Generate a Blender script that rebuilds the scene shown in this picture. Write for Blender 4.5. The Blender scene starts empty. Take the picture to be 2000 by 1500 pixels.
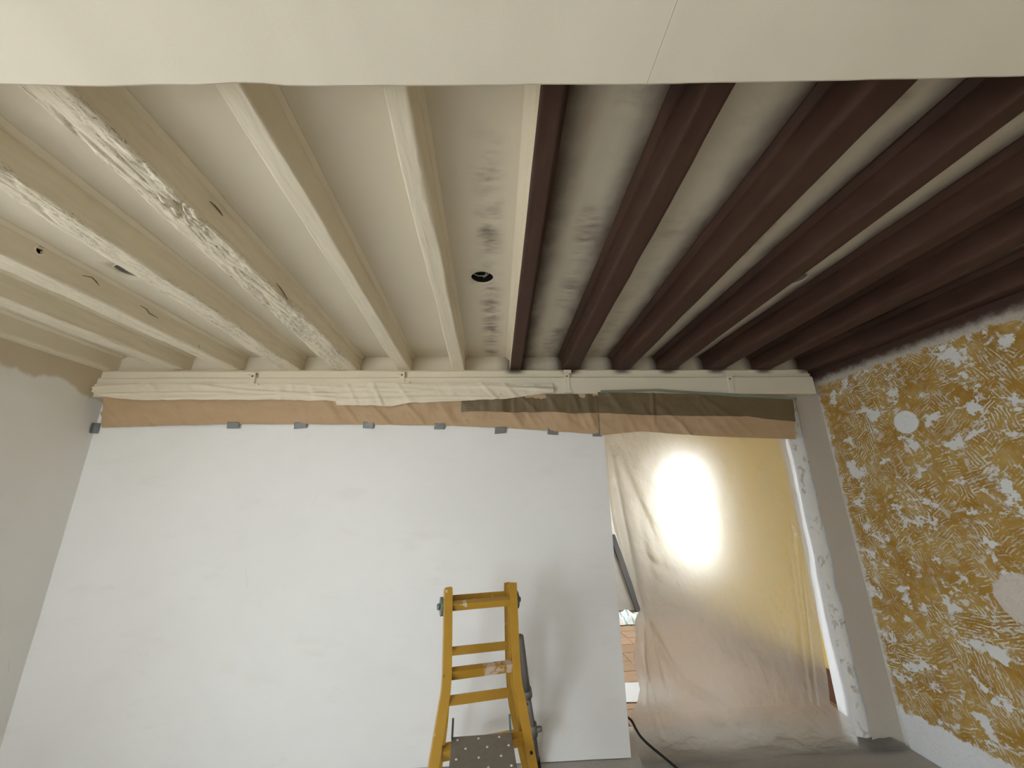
import bpy, bmesh, math, random
from mathutils import Vector, Matrix, noise
random.seed(4)
scene = bpy.context.scene
COL = scene.collection
R = math.radians

# ------------------------------------------------------------------ camera
CAM_H = 1.55
cam_data = bpy.data.cameras.new('camera')
cam = bpy.data.objects.new('camera', cam_data)
COL.objects.link(cam)
cam_data.sensor_fit = 'HORIZONTAL'
cam_data.sensor_width = 36.0
cam_data.lens = 36.0 * 745.0 / 2000.0
cam_data.clip_start = 0.02
_p, _y, _r = R(16.45), R(2.7), R(0.94)
_fw = Vector((math.sin(_y) * math.cos(_p), math.cos(_y) * math.cos(_p), math.sin(_p)))
_rt = _fw.cross(Vector((0, 0, 1))).normalized()
_up = _rt.cross(_fw)
_r2 = _rt * math.cos(_r) - _up * math.sin(_r)
_u2 = _rt * math.sin(_r) + _up * math.cos(_r)
cam.matrix_world = Matrix.Translation((0, 0, CAM_H)) @ Matrix((_r2, _u2, -_fw)).transposed().to_4x4()
scene.camera = cam

# ------------------------------------------------------------------ daylight
world = bpy.data.worlds.new('overcast_sky')
scene.world = world
world.use_nodes = True
_bg = world.node_tree.nodes['Background']
_bg.inputs[0].default_value = (0.84, 0.92, 1.0, 1)
_bg.inputs[1].default_value = 14.5
sun_data = bpy.data.lights.new('sun', 'SUN')
sun_data.energy = 19.0
sun_data.angle = R(0.6)
sun_data.color = (1.0, 0.98, 0.95)
sun = bpy.data.objects.new('sun', sun_data)
sun.rotation_euler = Vector((0.62, -0.22, -0.75)).to_track_quat('-Z', 'Y').to_euler()
COL.objects.link(sun)
scene.view_settings.view_transform = 'Standard'
scene.view_settings.look = 'None'
scene.view_settings.gamma = 1.0
scene.view_settings.use_curve_mapping = False
scene.view_settings.exposure = 0.12
scene.cycles.use_denoising = True
scene.cycles.max_bounces = 14
scene.cycles.diffuse_bounces = 9
scene.cycles.transmission_bounces = 8
scene.cycles.transparent_max_bounces = 12
scene.cycles.sample_clamp_indirect = 8.0
scene.cycles.caustics_refractive = False
scene.cycles.caustics_reflective = False

def portal(name, loc, rot, sx, sy):
    """sampling guide for the sky seen through a window (emits nothing of its own)"""
    l = bpy.data.lights.new(name, 'AREA')
    l.shape = 'RECTANGLE'
    l.size, l.size_y = sx, sy
    l.cycles.is_portal = True
    o = bpy.data.objects.new(name, l)
    o.location, o.rotation_euler = loc, rot
    COL.objects.link(o)

# window openings: main room (left wall, beside and behind the camera), room beyond (far wall + added one in left wall)
W1 = (-1.55, 0.15, 0.12, 2.12)          # y0,y1,z0,z1 on x = XL
W2 = (4.98, 6.20, 0.70, 2.02)           # y0,y1,z0,z1 on right wall of the room beyond
W3 = (3.70, 4.80, 0.25, 2.00)           # y0,y1,z0,z1 on left wall of the room beyond; unseen, added to light it
W4 = (-2.70, -1.60, 0.55, 2.15)          # x0,x1,z0,z1 on the wall behind the camera; added to brighten the back wall
XL, XR, YB, YF = -2.89, 2.595, 2.865, -2.4
FX0, FX1, FY0, FY1 = -0.6, 2.60, 3.20, 6.50      # room beyond
ZC = 2.622
portal('daylight_portal', (XL - 0.30, (W1[0] + W1[1]) / 2, (W1[2] + W1[3]) / 2), (0, R(-90), 0), W1[3] - W1[2], W1[1] - W1[0])
portal('daylight_portal_back', ((W4[0] + W4[1]) / 2, YF - 0.30, (W4[2] + W4[3]) / 2), (R(90), 0, 0), W4[1] - W4[0], W4[3] - W4[2])
portal('daylight_portal_far', (FX1 + 0.25, (W2[0] + W2[1]) / 2, (W2[2] + W2[3]) / 2), (0, R(90), 0), W2[3] - W2[2], W2[1] - W2[0])
portal('daylight_portal_side', (FX0 - 0.25, (W3[0] + W3[1]) / 2, (W3[2] + W3[3]) / 2), (0, R(-90), 0), W3[3] - W3[2], W3[1] - W3[0])

# ------------------------------------------------------------------ material helpers
class NT:
    def __init__(s, name):
        s.m = bpy.data.materials.new(name)
        s.m.use_nodes = True
        s.t = s.m.node_tree
        s.t.nodes.clear()
        s.out = s.t.nodes.new('ShaderNodeOutputMaterial')
        s.pos = None
    def n(s, typ, **kw):
        nd = s.t.nodes.new(typ)
        for k, v in kw.items():
            setattr(nd, k, v)
        return nd
    def put(s, sock, v):
        if hasattr(v, 'links'):
            s.t.links.new(v, sock)
        elif v is not None:
            if isinstance(v, (tuple, list)) and len(v) == 3 and sock.type == 'RGBA':
                v = (*v, 1)
            sock.default_value = v
    def obj(s):
        if s.pos is None:
            s.pos = s.n('ShaderNodeTexCoord')
        return s.pos.outputs['Object']
    def uv(s):
        s.obj()
        return s.pos.outputs['UV']
    def math(s, op, a, b=None, c=None, clamp=False):
        nd = s.n('ShaderNodeMath', operation=op, use_clamp=clamp)
        s.put(nd.inputs[0], a)
        if b is not None: s.put(nd.inputs[1], b)
        if c is not None: s.put(nd.inputs[2], c)
        return nd.outputs[0]
    def map(s, v, scale=(1, 1, 1), rot=(0, 0, 0), loc=(0, 0, 0)):
        nd = s.n('ShaderNodeMapping')
        s.put(nd.inputs['Vector'], v)
        nd.inputs['Scale'].default_value = scale
        nd.inputs['Rotation'].default_value = rot
        nd.inputs['Location'].default_value = loc
        return nd.outputs[0]
    def noise(s, v, scale, detail=4, rough=0.55, dist=0.0, col=False):
        nd = s.n('ShaderNodeTexNoise')
        s.put(nd.inputs['Vector'], v)
        nd.inputs['Scale'].default_value = scale
        nd.inputs['Detail'].default_value = detail
        nd.inputs['Roughness'].default_value = rough
        nd.inputs['Distortion'].default_value = dist
        return nd.outputs['Color' if col else 'Fac']
    def rng(s, v, a, b, c=0.0, d=1.0, smooth=True):
        nd = s.n('ShaderNodeMapRange')
        nd.interpolation_type = 'SMOOTHSTEP' if smooth else 'LINEAR'
        s.put(nd.inputs['Value'], v)
        for k, x in zip(('From Min', 'From Max', 'To Min', 'To Max'), (a, b, c, d)):
            s.put(nd.inputs[k], x)
        return nd.outputs[0]
    def mix(s, f, a, b):
        nd = s.n('ShaderNodeMix', data_type='RGBA')
        s.put(nd.inputs[0], f); s.put(nd.inputs[6], a); s.put(nd.inputs[7], b)
        return nd.outputs[2]
    def sep(s, v):
        nd = s.n('ShaderNodeSeparateXYZ')
        s.put(nd.inputs[0], v)
        return nd.outputs
    def attr(s, name):
        nd = s.n('ShaderNodeAttribute', attribute_type='OBJECT', attribute_name=name)
        return nd.outputs['Fac']
    def bump(s, h, strength=0.3, dist=0.01, normal=None):
        nd = s.n('ShaderNodeBump')
        nd.inputs['Strength'].default_value = strength
        nd.inputs['Distance'].default_value = dist
        s.put(nd.inputs['Height'], h)
        if normal is not None: s.put(nd.inputs['Normal'], normal)
        return nd.outputs[0]
    def bsdf(s, color, rough=0.7, normal=None, metal=0.0, spec=0.3, **kw):
        nd = s.n('ShaderNodeBsdfPrincipled')
        s.put(nd.inputs['Base Color'], color)
        s.put(nd.inputs['Roughness'], rough)
        nd.inputs['Metallic'].default_value = metal
        nd.inputs['Specular IOR Level'].default_value = spec
        if normal is not None: s.put(nd.inputs['Normal'], normal)
        for k, v in kw.items(): s.put(nd.inputs[k], v)
        s.t.links.new(nd.outputs[0], s.out.inputs[0])
        return nd

CREAM = (0.76, 0.69, 0.55)
WHITE = (0.80, 0.785, 0.75)
DARKB = (0.048, 0.024, 0.017)

def simple(name, color, rough=0.6, metal=0.0, var=0.12, nscale=20, bump=0.15, spec=0.3):
    t = NT(name)
    n = t.noise(t.obj(), nscale, 4)
    c = t.mix(n, tuple(x * (1 - var) for x in color), tuple(min(1, x * (1 + var)) for x in color))
    t.bsdf(c, rough, t.bump(n, bump, 0.004), metal, spec)
    return t.m

M = {}
def build_materials():
    # plain cream paint (beams, plates, boards)
    t = NT('cream_paint')
    o = t.obj()
    g = t.noise(t.map(o, (40, 3, 40)), 1.0, 5)
    big = t.noise(o, 3.0, 3)
    c = t.mix(big, tuple(x * 0.93 for x in CREAM), tuple(min(1, x * 1.05) for x in CREAM))
    t.bsdf(c, 0.62, t.bump(g, 0.12, 0.003))
    M['cream'] = t.m
    # thinly painted hewn wood: bare wood shows in cracks and knots
    t = NT('cream_paint_on_hewn_wood')
    o = t.obj()
    g = t.noise(t.map(o, (55, 5, 55)), 1.0, 6, 0.65)
    g2 = t.noise(t.map(o, (90, 11, 90)), 1.0, 5, 0.62, 0.8)
    g3 = t.noise(t.map(o, (150, 16, 150)), 1.0, 4, 0.6, 0.4)
    zone = t.rng(t.noise(t.map(o, (8, 2.5, 8)), 1.0, 3), 0.38, 0.56)
    line = t.math('ADD', t.rng(t.math('ABSOLUTE', t.math('SUBTRACT', g2, 0.5)), 0.0, 0.022, 1, 0), t.math('MULTIPLY', t.rng(g3, 0.60, 0.70), 0.6), clamp=True)
    marks = t.math('MULTIPLY', line, zone)
    c = t.mix(g, tuple(x * 0.97 for x in CREAM), tuple(min(1, x * 1.10) for x in CREAM))
    c = t.mix(t.math('MULTIPLY', marks, t.attr('grain_marks')), c, (0.17, 0.14, 0.11))
    t.bsdf(c, 0.65, t.bump(t.math('ADD', g, t.math('MULTIPLY', marks, -0.6)), 0.4, 0.006))
    M['hewn'] = t.m
    # dark stained wood
    t = NT('dark_stained_wood')
    o = t.obj()
    g = t.noise(t.map(o, (30, 1.6, 30)), 1.0, 6, 0.6)
    b = t.noise(t.map(o, (6, 2, 6)), 1.0, 4, 0.6, 0.4)
    c = t.mix(t.rng(b, 0.3, 0.75), DARKB, (0.090, 0.048, 0.034))
    c = t.mix(t.math('MULTIPLY', t.rng(g, 0.55, 0.8), 0.35), c, (0.15, 0.080, 0.055))
    t.bsdf(c, t.rng(b, 0.3, 0.7, 0.5, 0.75), t.bump(g, 0.25, 0.004), spec=0.25)
    M['dark'] = t.m
    # plastered ceiling panels with stain overspray near the dark beams (per-panel amounts)
    t = NT('ceiling_panel_paint')
    u, v, _ = t.sep(t.uv())
    o = t.obj()
    w = t.noise(t.map(o, (9, 5, 1)), 1.0, 4, 0.6)
    wob = t.math('MULTIPLY', t.math('SUBTRACT', w, 0.5), 0.22)
    ul = t.math('ADD', u, wob)
    ur = t.math('ADD', t.math('SUBTRACT', 1.0, u), wob)
    left = t.math('MULTIPLY', t.rng(ul, 0.0, t.attr('stain_width_a'), 1.0, 0.0), t.attr('stain_a'))
    right = t.math('MULTIPLY', t.rng(ur, 0.0, t.attr('stain_width_b'), 1.0, 0.0), t.attr('stain_b'))
    edge = t.math('MAXIMUM', left, right)
    ss = t.noise(t.map(o, (5, 16, 1)), 1.0, 5, 0.62, 0.5)
    blot = t.noise(t.map(o, (2, 3.2, 1)), 1.0, 3, 0.5)
    band = t.rng(t.math('ABSOLUTE', t.math('SUBTRACT', ul, t.attr('smudge_centre'))), 0.0, 0.26, 1.0, 0.0)
    sm = t.math('MULTIPLY', t.math('MULTIPLY', band, t.rng(ss, 0.36, 0.72)), t.rng(blot, 0.36, 0.62))
    sm = t.math('MULTIPLY', sm, t.attr('smudge'))
    big = t.noise(o, 2.4, 3)
    base = t.mix(big, (0.66, 0.60, 0.49), (0.74, 0.68, 0.56))
    c = t.mix(edge, base, (0.075, 0.045, 0.036))
    c = t.mix(sm, c, (0.20, 0.15, 0.125))
    grain = t.noise(o, 130, 3)
    t.bsdf(c, 0.8, t.bump(grain, 0.08, 0.002), spec=0.2)
    M['panel'] = t.m
    t = NT('cream_paint_stained_under_dark_beams')
    o = t.obj(); x, y, z = t.sep(o)
    big = t.noise(o, 4.0, 4)
    st = None
    for xi in (0.16, 0.59, 1.0, 1.365, 1.755, 2.14, 2.50):
        d = t.rng(t.math('ADD', t.math('ABSOLUTE', t.math('SUBTRACT', x, xi)), t.math('MULTIPLY', t.math('SUBTRACT', big, 0.5), 0.05)), 0.015, 0.10, 1, 0)
        st = d if st is None else t.math('MAXIMUM', st, d)
    st = t.math('MULTIPLY', st, t.rng(z, 2.445, 2.478))
    c = t.mix(big, tuple(q * 0.93 for q in CREAM), tuple(min(1, q * 1.05) for q in CREAM))
    c = t.mix(t.math('MULTIPLY', st, 0.85), c, (0.08, 0.05, 0.04))
    t.bsdf(c, 0.65, t.bump(t.noise(t.map(o, (3, 40, 40)), 1.0, 4), 0.15, 0.003))
    M['plate_paint'] = t.m
    # soffit paint
    t = NT('soffit_paint')
    o = t.obj()
    gr = t.noise(o, 160, 3)
    big = t.noise(o, 2.0, 3)
    pits = t.n('ShaderNodeTexVoronoi'); t.put(pits.inputs['Vector'], t.map(o, (1, 1, 0.0))); pits.inputs['Scale'].default_value = 6.5
    pm = t.math('MULTIPLY', t.rng(pits.outputs['Distance'], 0.012, 0.02, 1, 0), 0.75)
    c = t.mix(big, (0.77, 0.71, 0.59), (0.82, 0.765, 0.65))
    c = t.mix(pm, c, (0.16, 0.12, 0.09))
    t.bsdf(c, 0.7, t.bump(gr, 0.12, 0.002), spec=0.25)
    M['soffit'] = t.m
    # white plaster
    def plaster(name, a, b, spray=None, tint=None):
        t = NT(name)
        o = t.obj()
        x, y, z = t.sep(o)
        big = t.noise(o, 1.3, 4, 0.6)
        mid = t.noise(t.map(o, (3, 3, 8)), 1.0, 4, 0.6)
        c = t.mix(t.rng(big, 0.3, 0.7), a, b)
        c = t.mix(t.math('MULTIPLY', t.rng(mid, 0.55, 0.75), 0.18), c, (0.70, 0.66, 0.60))
        # a few pencil-thin scuffs
        sc = t.n('ShaderNodeTexVoronoi', feature='DISTANCE_TO_EDGE'); t.put(sc.inputs['Vector'], t.map(o, (0.9, 0.9, 0.5))); sc.inputs['Scale'].default_value = 1.1
        scuff = t.math('MULTIPLY', t.rng(sc.outputs['Distance'], 0.001, 0.004, 1, 0), t.rng(t.noise(o, 4, 2), 0.64, 0.70))
        c = t.mix(t.math('MULTIPLY', scuff, 0.12), c, (0.45, 0.40, 0.36))
        if spray:
            # cream paint brushed over the top of the wall, ragged lower edge
            e = t.noise(t.map(o, (1, 3.0, 1)), 1.0, 4, 0.6)
            z = t.math('ADD', z, t.math('MULTIPLY', t.math('MAXIMUM', t.math('SUBTRACT', y, 2.58), 0.0), 0.34))
            lim = t.math('ADD', z, t.math('MULTIPLY', t.math('SUBTRACT', e, 0.5), 0.22))
            c = t.mix(t.rng(lim, spray - 0.015, spray + 0.02), c, (0.60, 0.52, 0.39))
        h = t.math('ADD', t.math('MULTIPLY', t.noise(o, 7, 5, 0.6), 1.0), t.math('MULTIPLY', t.noise(o, 90, 3), 0.12))
        t.bsdf(c, 0.75, t.bump(h, 0.16, 0.012), spec=0.25)
        return t.m
    M['wall'] = plaster('white_plaster', (0.82, 0.815, 0.81), (0.85, 0.845, 0.84))
    M['wall_left'] = plaster('white_plaster_with_cream_top', (0.79, 0.78, 0.76), (0.82, 0.81, 0.79), spray=2.345)
    M['tan_wall'] = plaster('tan_plaster', (0.50, 0.45, 0.38), (0.56, 0.50, 0.43))
    # mottled raw plaster strip beside the doorway
    t = NT('mottled_white_filler')
    o = t.obj()
    n = t.noise(t.map(o, (14, 14, 9)), 1.0, 5, 0.6, 0.8)
    c = t.mix(t.rng(n, 0.56, 0.66), (0.80, 0.80, 0.79), (0.50, 0.46, 0.42))
    t.bsdf(c, 0.85, t.bump(n, 0.4, 0.01), spec=0.2)
    M['filler'] = t.m
    M['white_jamb'] = simple('white_jamb_paint', (0.84, 0.84, 0.85), 0.7, nscale=6, var=0.03)
    M['pier'] = simple('grey_beige_render', (0.50, 0.455, 0.395), 0.85, nscale=90, var=0.06, bump=0.1)
    # stripped ochre wall
    t = NT('stripped_ochre_wall')
    o = t.obj()
    x, y, z = t.sep(o)
    p2 = t.n('ShaderNodeCombineXYZ'); t.put(p2.inputs[0], y); t.put(p2.inputs[1], z)
    P = p2.outputs[0]
    warp = t.noise(P, 3.0, 3, 0.5, 0, True)
    wv = t.n('ShaderNodeVectorMath', operation='MULTIPLY_ADD')
    t.put(wv.inputs[0], warp); wv.inputs[1].default_value = (0.035, 0.035, 0); t.put(wv.inputs[2], P)
    PW = wv.outputs[0]
    def strokes(seed, cell, sx, sy, lo, hi):
        vo = t.n('ShaderNodeTexVoronoi')
        t.put(vo.inputs['Vector'], t.map(PW, loc=(seed, seed * 1.7, 0)))
        vo.inputs['Scale'].default_value = cell
        rr = t.n('ShaderNodeSeparateColor'); t.put(rr.inputs[0], vo.outputs['Color'])
        # strokes mostly across or up and down, some on the slant
        ang = t.math('ADD', t.math('MULTIPLY', t.math('ROUND', rr.outputs[0]), 1.57), t.math('MULTIPLY', rr.outputs[1], 0.75))
        vr = t.n('ShaderNodeVectorRotate', rotation_type='Z_AXIS')
        t.put(vr.inputs['Vector'], PW); t.put(vr.inputs['Angle'], ang)
        n = t.noise(t.map(vr.outputs[0], (sx, sy, 1), loc=(seed * 3, 0, 0)), 1.0, 5, 0.68, 0.0)
        return t.rng(n, lo, hi)
    s1 = t.math('MULTIPLY', strokes(1.3, 9.0, 11, 26, 0.545, 0.60), 0.9)
    def hatch(seed, cell, sx, sy, w):
        vo = t.n('ShaderNodeTexVoronoi')
        t.put(vo.inputs['Vector'], t.map(PW, loc=(seed, seed * 1.7, 0)))
        vo.inputs['Scale'].default_value = cell
        rr = t.n('ShaderNodeSeparateColor'); t.put(rr.inputs[0], vo.outputs['Color'])
        ang = t.math('ADD', t.math('MULTIPLY', t.math('ROUND', rr.outputs[0]), 1.57), t.math('MULTIPLY', rr.outputs[1], 0.8))
        vr = t.n('ShaderNodeVectorRotate', rotation_type='Z_AXIS')
        t.put(vr.inputs['Vector'], PW); t.put(vr.inputs['Angle'], ang)
        wt = t.n('ShaderNodeTexWave', wave_type='BANDS', bands_direction='Y')
        t.put(wt.inputs['Vector'], vr.outputs[0])
        wt.inputs['Scale'].default_value = sy; wt.inputs['Distortion'].default_value = 5.0
        wt.inputs['Detail'].default_value = 3.0; wt.inputs['Detail Scale'].default_value = sx
        brk = t.rng(t.noise(t.map(vr.outputs[0], (14, 40, 1)), 1.0, 4, 0.65), 0.46, 0.53)
        return t.math('MULTIPLY', t.rng(wt.outputs['Fac'], w, w + 0.16), brk)
    s2 = t.math('MULTIPLY', hatch(5.1, 9.0, 1.2, 19.0, 0.60), t.rng(t.noise(t.map(P, (4.5, 4.5, 1), loc=(4, 2, 0)), 1.0, 3), 0.38, 0.54))
    patch = t.noise(t.map(PW, (7.5, 8.4, 1)), 1.0, 6, 0.66, 0.1)
    blank = t.rng(patch, 0.555, 0.595)
    dens = t.noise(P, 3.0, 3)
    stroke = t.math('MULTIPLY', t.math('MAXIMUM', s1, s2), t.rng(dens, 0.34, 0.56, 0.40, 1.0))
    white = t.math('MAXIMUM', stroke, blank)
    tone = t.noise(PW, 6.0, 4, 0.6)
    och = t.mix(t.rng(tone, 0.3, 0.72), (0.36, 0.190, 0.024), (0.49, 0.315, 0.085))
    haze = t.math('MULTIPLY', t.rng(t.noise(PW, 11, 4, 0.65), 0.45, 0.75), 0.30)
    och = t.mix(haze, och, (0.62, 0.55, 0.40))
    pw = t.mix(t.noise(P, 12, 3), (0.66, 0.62, 0.53), (0.74, 0.725, 0.69))
    c = t.mix(stroke, och, pw)
    c = t.mix(blank, c, (0.74, 0.735, 0.72))
    # whitewashed skirting band, plain band under the last beam, filled spots
    rag = t.math('MULTIPLY', t.math('SUBTRACT', t.noise(P, 16, 4, 0.65), 0.5), 0.13)
    zz = t.math('ADD', z, rag)
    low = t.rng(zz, 0.205, 0.222, 1, 0)
    c = t.mix(low, c, (0.78, 0.785, 0.80))
    c = t.mix(t.rng(t.math('ADD', zz, 0.0), 2.35, 2.375), c, (0.55, 0.50, 0.44))
    edge = t.rng(t.math('ADD', y, t.math('MULTIPLY', rag, 0.8)), 2.825, 2.85)
    c = t.mix(t.math('MULTIPLY', edge, 0.8), c, (0.68, 0.67, 0.64))
    def spot(cy, cz, r, k):
        d = t.n('ShaderNodeVectorMath', operation='DISTANCE')
        t.put(d.inputs[0], P); d.inputs[1].default_value = (cy, cz, 0)
        return t.rng(t.math('ADD', d.outputs['Value'], t.math('MULTIPLY', rag, k)), r, r + 0.012, 1, 0)
    c = t.mix(spot(2.272, 1.962, 0.066, 0.2), c, (0.80, 0.80, 0.80))
    c = t.mix(spot(1.985, 1.02, 0.115, 0.35), c, (0.66, 0.59, 0.52))
    # brown stain sprayed past the last beam
    c = t.mix(t.rng(t.math('ADD', z, t.math('MULTIPLY', rag, 0.5)), 2.37, 2.445), c, (0.07, 0.038, 0.028))
    hgt = t.math('ADD', t.math('MULTIPLY', white, 0.6), t.math('MULTIPLY', t.noise(P, 40, 4), 0.5))
    t.bsdf(c, 0.8, t.bump(hgt, 0.55, 0.008), spec=0.2)
    M['ochre'] = t.m
    # yellow wall of the room beyond
    M['yellow'] = simple('yellow_wall', (0.72, 0.53, 0.15), 0.8, nscale=4, var=0.15)
    # floor cloth
    t = NT('grey_protective_felt')
    o = t.obj()
    n = t.noise(o, 45, 5, 0.7)
    b = t.noise(o, 2.5, 3)
    c = t.mix(n, (0.36, 0.34, 0.315), (0.52, 0.495, 0.465))
    c = t.mix(t.math('MULTIPLY', t.rng(b, 0.45, 0.7), 0.5), c, (0.46, 0.44, 0.42))
    t.bsdf(c, 0.9, t.bump(n, 0.3, 0.004), spec=0.1)
    M['felt'] = t.m
    # kraft paper
    t = NT('brown_kraft_paper')
    o = t.obj()
    g = t.noise(t.map(o, (2, 2, 9)), 1.0, 4, 0.6)
    f = t.noise(o, 120, 3)
    c = t.mix(g, (0.44, 0.30, 0.17), (0.54, 0.38, 0.235))
    t.bsdf(c, 0.6, t.bump(f, 0.08, 0.002), spec=0.35)
    M['kraft'] = t.m
    M['olive'] = simple('olive_brown_overlap_paper', (0.165, 0.122, 0.064), 0.5, nscale=7, var=0.12, spec=0.4)
    M['greentape'] = simple('grey_green_masking_tape', (0.24, 0.26, 0.20), 0.6, nscale=18)
    M['paintfilm'] = M['cream']
    # duct tape
    t = NT('grey_duct_tape')
    o = t.obj()
    g = t.noise(t.map(o, (8, 8, 120)), 1.0, 3)
    c = t.mix(g, (0.16, 0.16, 0.165), (0.24, 0.24, 0.245))
    t.bsdf(c, 0.42, t.bump(g, 0.2, 0.002), spec=0.5)
    M['duct'] = t.m
    # translucent dust-sheet film
    t = NT('milky_plastic_film')
    o = t.obj()
    cr = t.noise(t.map(o, (7, 7, 7)), 1.0, 5, 0.65, 1.2)
    cr2 = t.noise(t.map(o, (26, 26, 20)), 1.0, 4, 0.6, 1.0)
    nrm = t.bump(t.math('ADD', cr, t.math('MULTIPLY', cr2, 0.3)), 0.32, 0.03)
    refr = t.n('ShaderNodeBsdfRefraction', distribution='GGX')
    refr.inputs['Color'].default_value = (0.84, 0.81, 0.755, 1)
    refr.inputs['Roughness'].default_value = 0.95
    refr.inputs['IOR'].default_value = 1.125
    t.put(refr.inputs['Normal'], nrm)
    tl = t.n('ShaderNodeBsdfTranslucent'); tl.inputs[0].default_value = (0.72, 0.68, 0.62, 1); t.put(tl.inputs['Normal'], nrm)
    df = t.n('ShaderNodeBsdfDiffuse'); df.inputs[0].default_value = (0.74, 0.70, 0.65, 1); t.put(df.inputs['Normal'], nrm)
    gl = t.n('ShaderNodeBsdfGlossy'); gl.inputs['Roughness'].default_value = 0.28; t.put(gl.inputs['Normal'], nrm)
    m1 = t.n('ShaderNodeMixShader'); m1.inputs[0].default_value = 0.42
    t.t.links.new(tl.outputs[0], m1.inputs[1]); t.t.links.new(df.outputs[0], m1.inputs[2])
    m2 = t.n('ShaderNodeMixShader'); m2.inputs[0].default_value = 0.32
    t.t.links.new(refr.outputs[0], m2.inputs[1]); t.t.links.new(m1.outputs[0], m2.inputs[2])
    m3 = t.n('ShaderNodeMixShader'); m3.inputs[0].default_value = 0.06
    t.t.links.new(m2.outputs[0], m3.inputs[1]); t.t.links.new(gl.outputs[0], m3.inputs[2])
    t.t.links.new(m3.outputs[0], t.out.inputs[0])
    M['film'] = t.m
    # ladder yellow with paint smears
    t = NT('yellow_enamel')
    o = t.obj()
    n = t.noise(o, 14, 5, 0.6)
    sm = t.noise(t.map(o, (16, 16, 11)), 1.0, 4, 0.6, 0.5)
    c = t.mix(n, (0.40, 0.215, 0.022), (0.50, 0.285, 0.036))
    c = t.mix(t.math('MULTIPLY', t.rng(sm, 0.66, 0.70), 0.8), c, (0.66, 0.60, 0.50))
    c = t.mix(t.math('MULTIPLY', t.rng(t.noise(o, 22, 3), 0.70, 0.74), 0.7), c, (0.16, 0.10, 0.05))
    t.bsdf(c, 0.42, t.bump(n, 0.08, 0.002), spec=0.5)
    M['yellow_enamel'] = t.m
    t = NT('paint_smeared_yellow')
    o = t.obj()
    x, y, z = t.sep(o)
    sm = t.noise(t.map(o, (26, 26, 18)), 1.0, 5, 0.65, 0.6)
    a = t.math('MULTIPLY', t.rng(sm, 0.42, 0.52), t.rng(x, -0.02, 0.0))
    c = t.mix(t.math('MULTIPLY', a, 0.85), (0.40, 0.215, 0.022), (0.62, 0.50, 0.42))
    t.bsdf(c, 0.5, spec=0.4)
    M['smeared'] = t.m
    M['steel'] = simple('grey_steel_tube', (0.20, 0.19, 0.18), 0.55, 0.2, nscale=30, var=0.15)
    M['zinc'] = simple('green_grey_zinc', (0.20, 0.235, 0.215), 0.5, 0.5, nscale=30)
    M['plate'] = simple('dusty_grey_plate', (0.235, 0.215, 0.19), 0.75, nscale=40, var=0.18)
    M['stud'] = simple('worn_stud', (0.62, 0.58, 0.52), 0.5, nscale=50)
    M['black'] = simple('black_rubber', (0.012, 0.011, 0.010), 0.5, nscale=40)
    M['bark'] = simple('bark_brown', (0.17, 0.135, 0.085), 0.9, nscale=60)
    M['hole'] = simple('dark_void', (0.018, 0.016, 0.012), 0.9, nscale=40)
    M['wire'] = simple('grey_wire', (0.45, 0.45, 0.43), 0.5, nscale=40)
    # terracotta
    t = NT('terracotta_tile')
    o = t.obj()
    n = t.noise(o, 9, 5, 0.6)
    inf = t.n('ShaderNodeObjectInfo')
    c = t.mix(n, (0.36, 0.22, 0.13), (0.50, 0.335, 0.215))
    hv = t.n('ShaderNodeHueSaturation'); t.put(hv.inputs['Value'], t.math('ADD', t.math('MULTIPLY', inf.outputs['Random'], 0.3), 0.85)); t.put(hv.inputs['Color'], c)
    t.bsdf(hv.outputs[0], 0.5, t.bump(n, 0.1, 0.003), spec=0.4)
    M['terracotta'] = t.m
    M['grout'] = simple('brown_grout', (0.16, 0.11, 0.075), 0.9, nscale=60)
    M['paper_white'] = simple('white_paper', (0.78, 0.78, 0.80), 0.8, nscale=9, var=0.03)
    t = NT('white_cloth_with_green_stripe')
    o = t.obj()
    wv = t.n('ShaderNodeTexWave'); t.put(wv.inputs['Vector'], o); wv.inputs['Scale'].default_value = 3.2; wv.inputs['Distortion'].default_value = 2.0
    c = t.mix(t.math('MULTIPLY', t.rng(wv.outputs['Fac'], 0.72, 0.9), 0.7), (0.82, 0.83, 0.84), (0.16, 0.40, 0.34))
    t.bsdf(c, 0.8, spec=0.2)
    M['cloth'] = t.m
    M['darkframe'] = simple('dark_grey_frame', (0.055, 0.048, 0.042), 0.5, nscale=12)
    M['greyboard'] = simple('grey_board', (0.30, 0.275, 0.245), 0.8, nscale=5)
    M['skirting'] = simple('red_brown_skirting', (0.13, 0.06, 0.035), 0.6, nscale=12)
    M['frame_white'] = simple('white_window_frame', (0.80, 0.80, 0.78), 0.5, nscale=10, var=0.03)
    M['ground'] = simple('pale_gravel', (0.42, 0.40, 0.36), 0.95, nscale=3)
    t = NT('window_glass')
    tr = t.n('ShaderNodeBsdfTransparent'); tr.inputs[0].default_value = (0.95, 0.96, 0.96, 1)
    gl = t.n('ShaderNodeBsdfGlossy'); gl.inputs['Roughness'].default_value = 0.02
    mx = t.n('ShaderNodeMixShader'); mx.inputs[0].default_value = 0.05
    t.t.links.new(tr.outputs[0], mx.inputs[1]); t.t.links.new(gl.outputs[0], mx.inputs[2]); t.t.links.new(mx.outputs[0], t.out.inputs[0])
    M['glass'] = t.m
build_materials()

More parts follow.
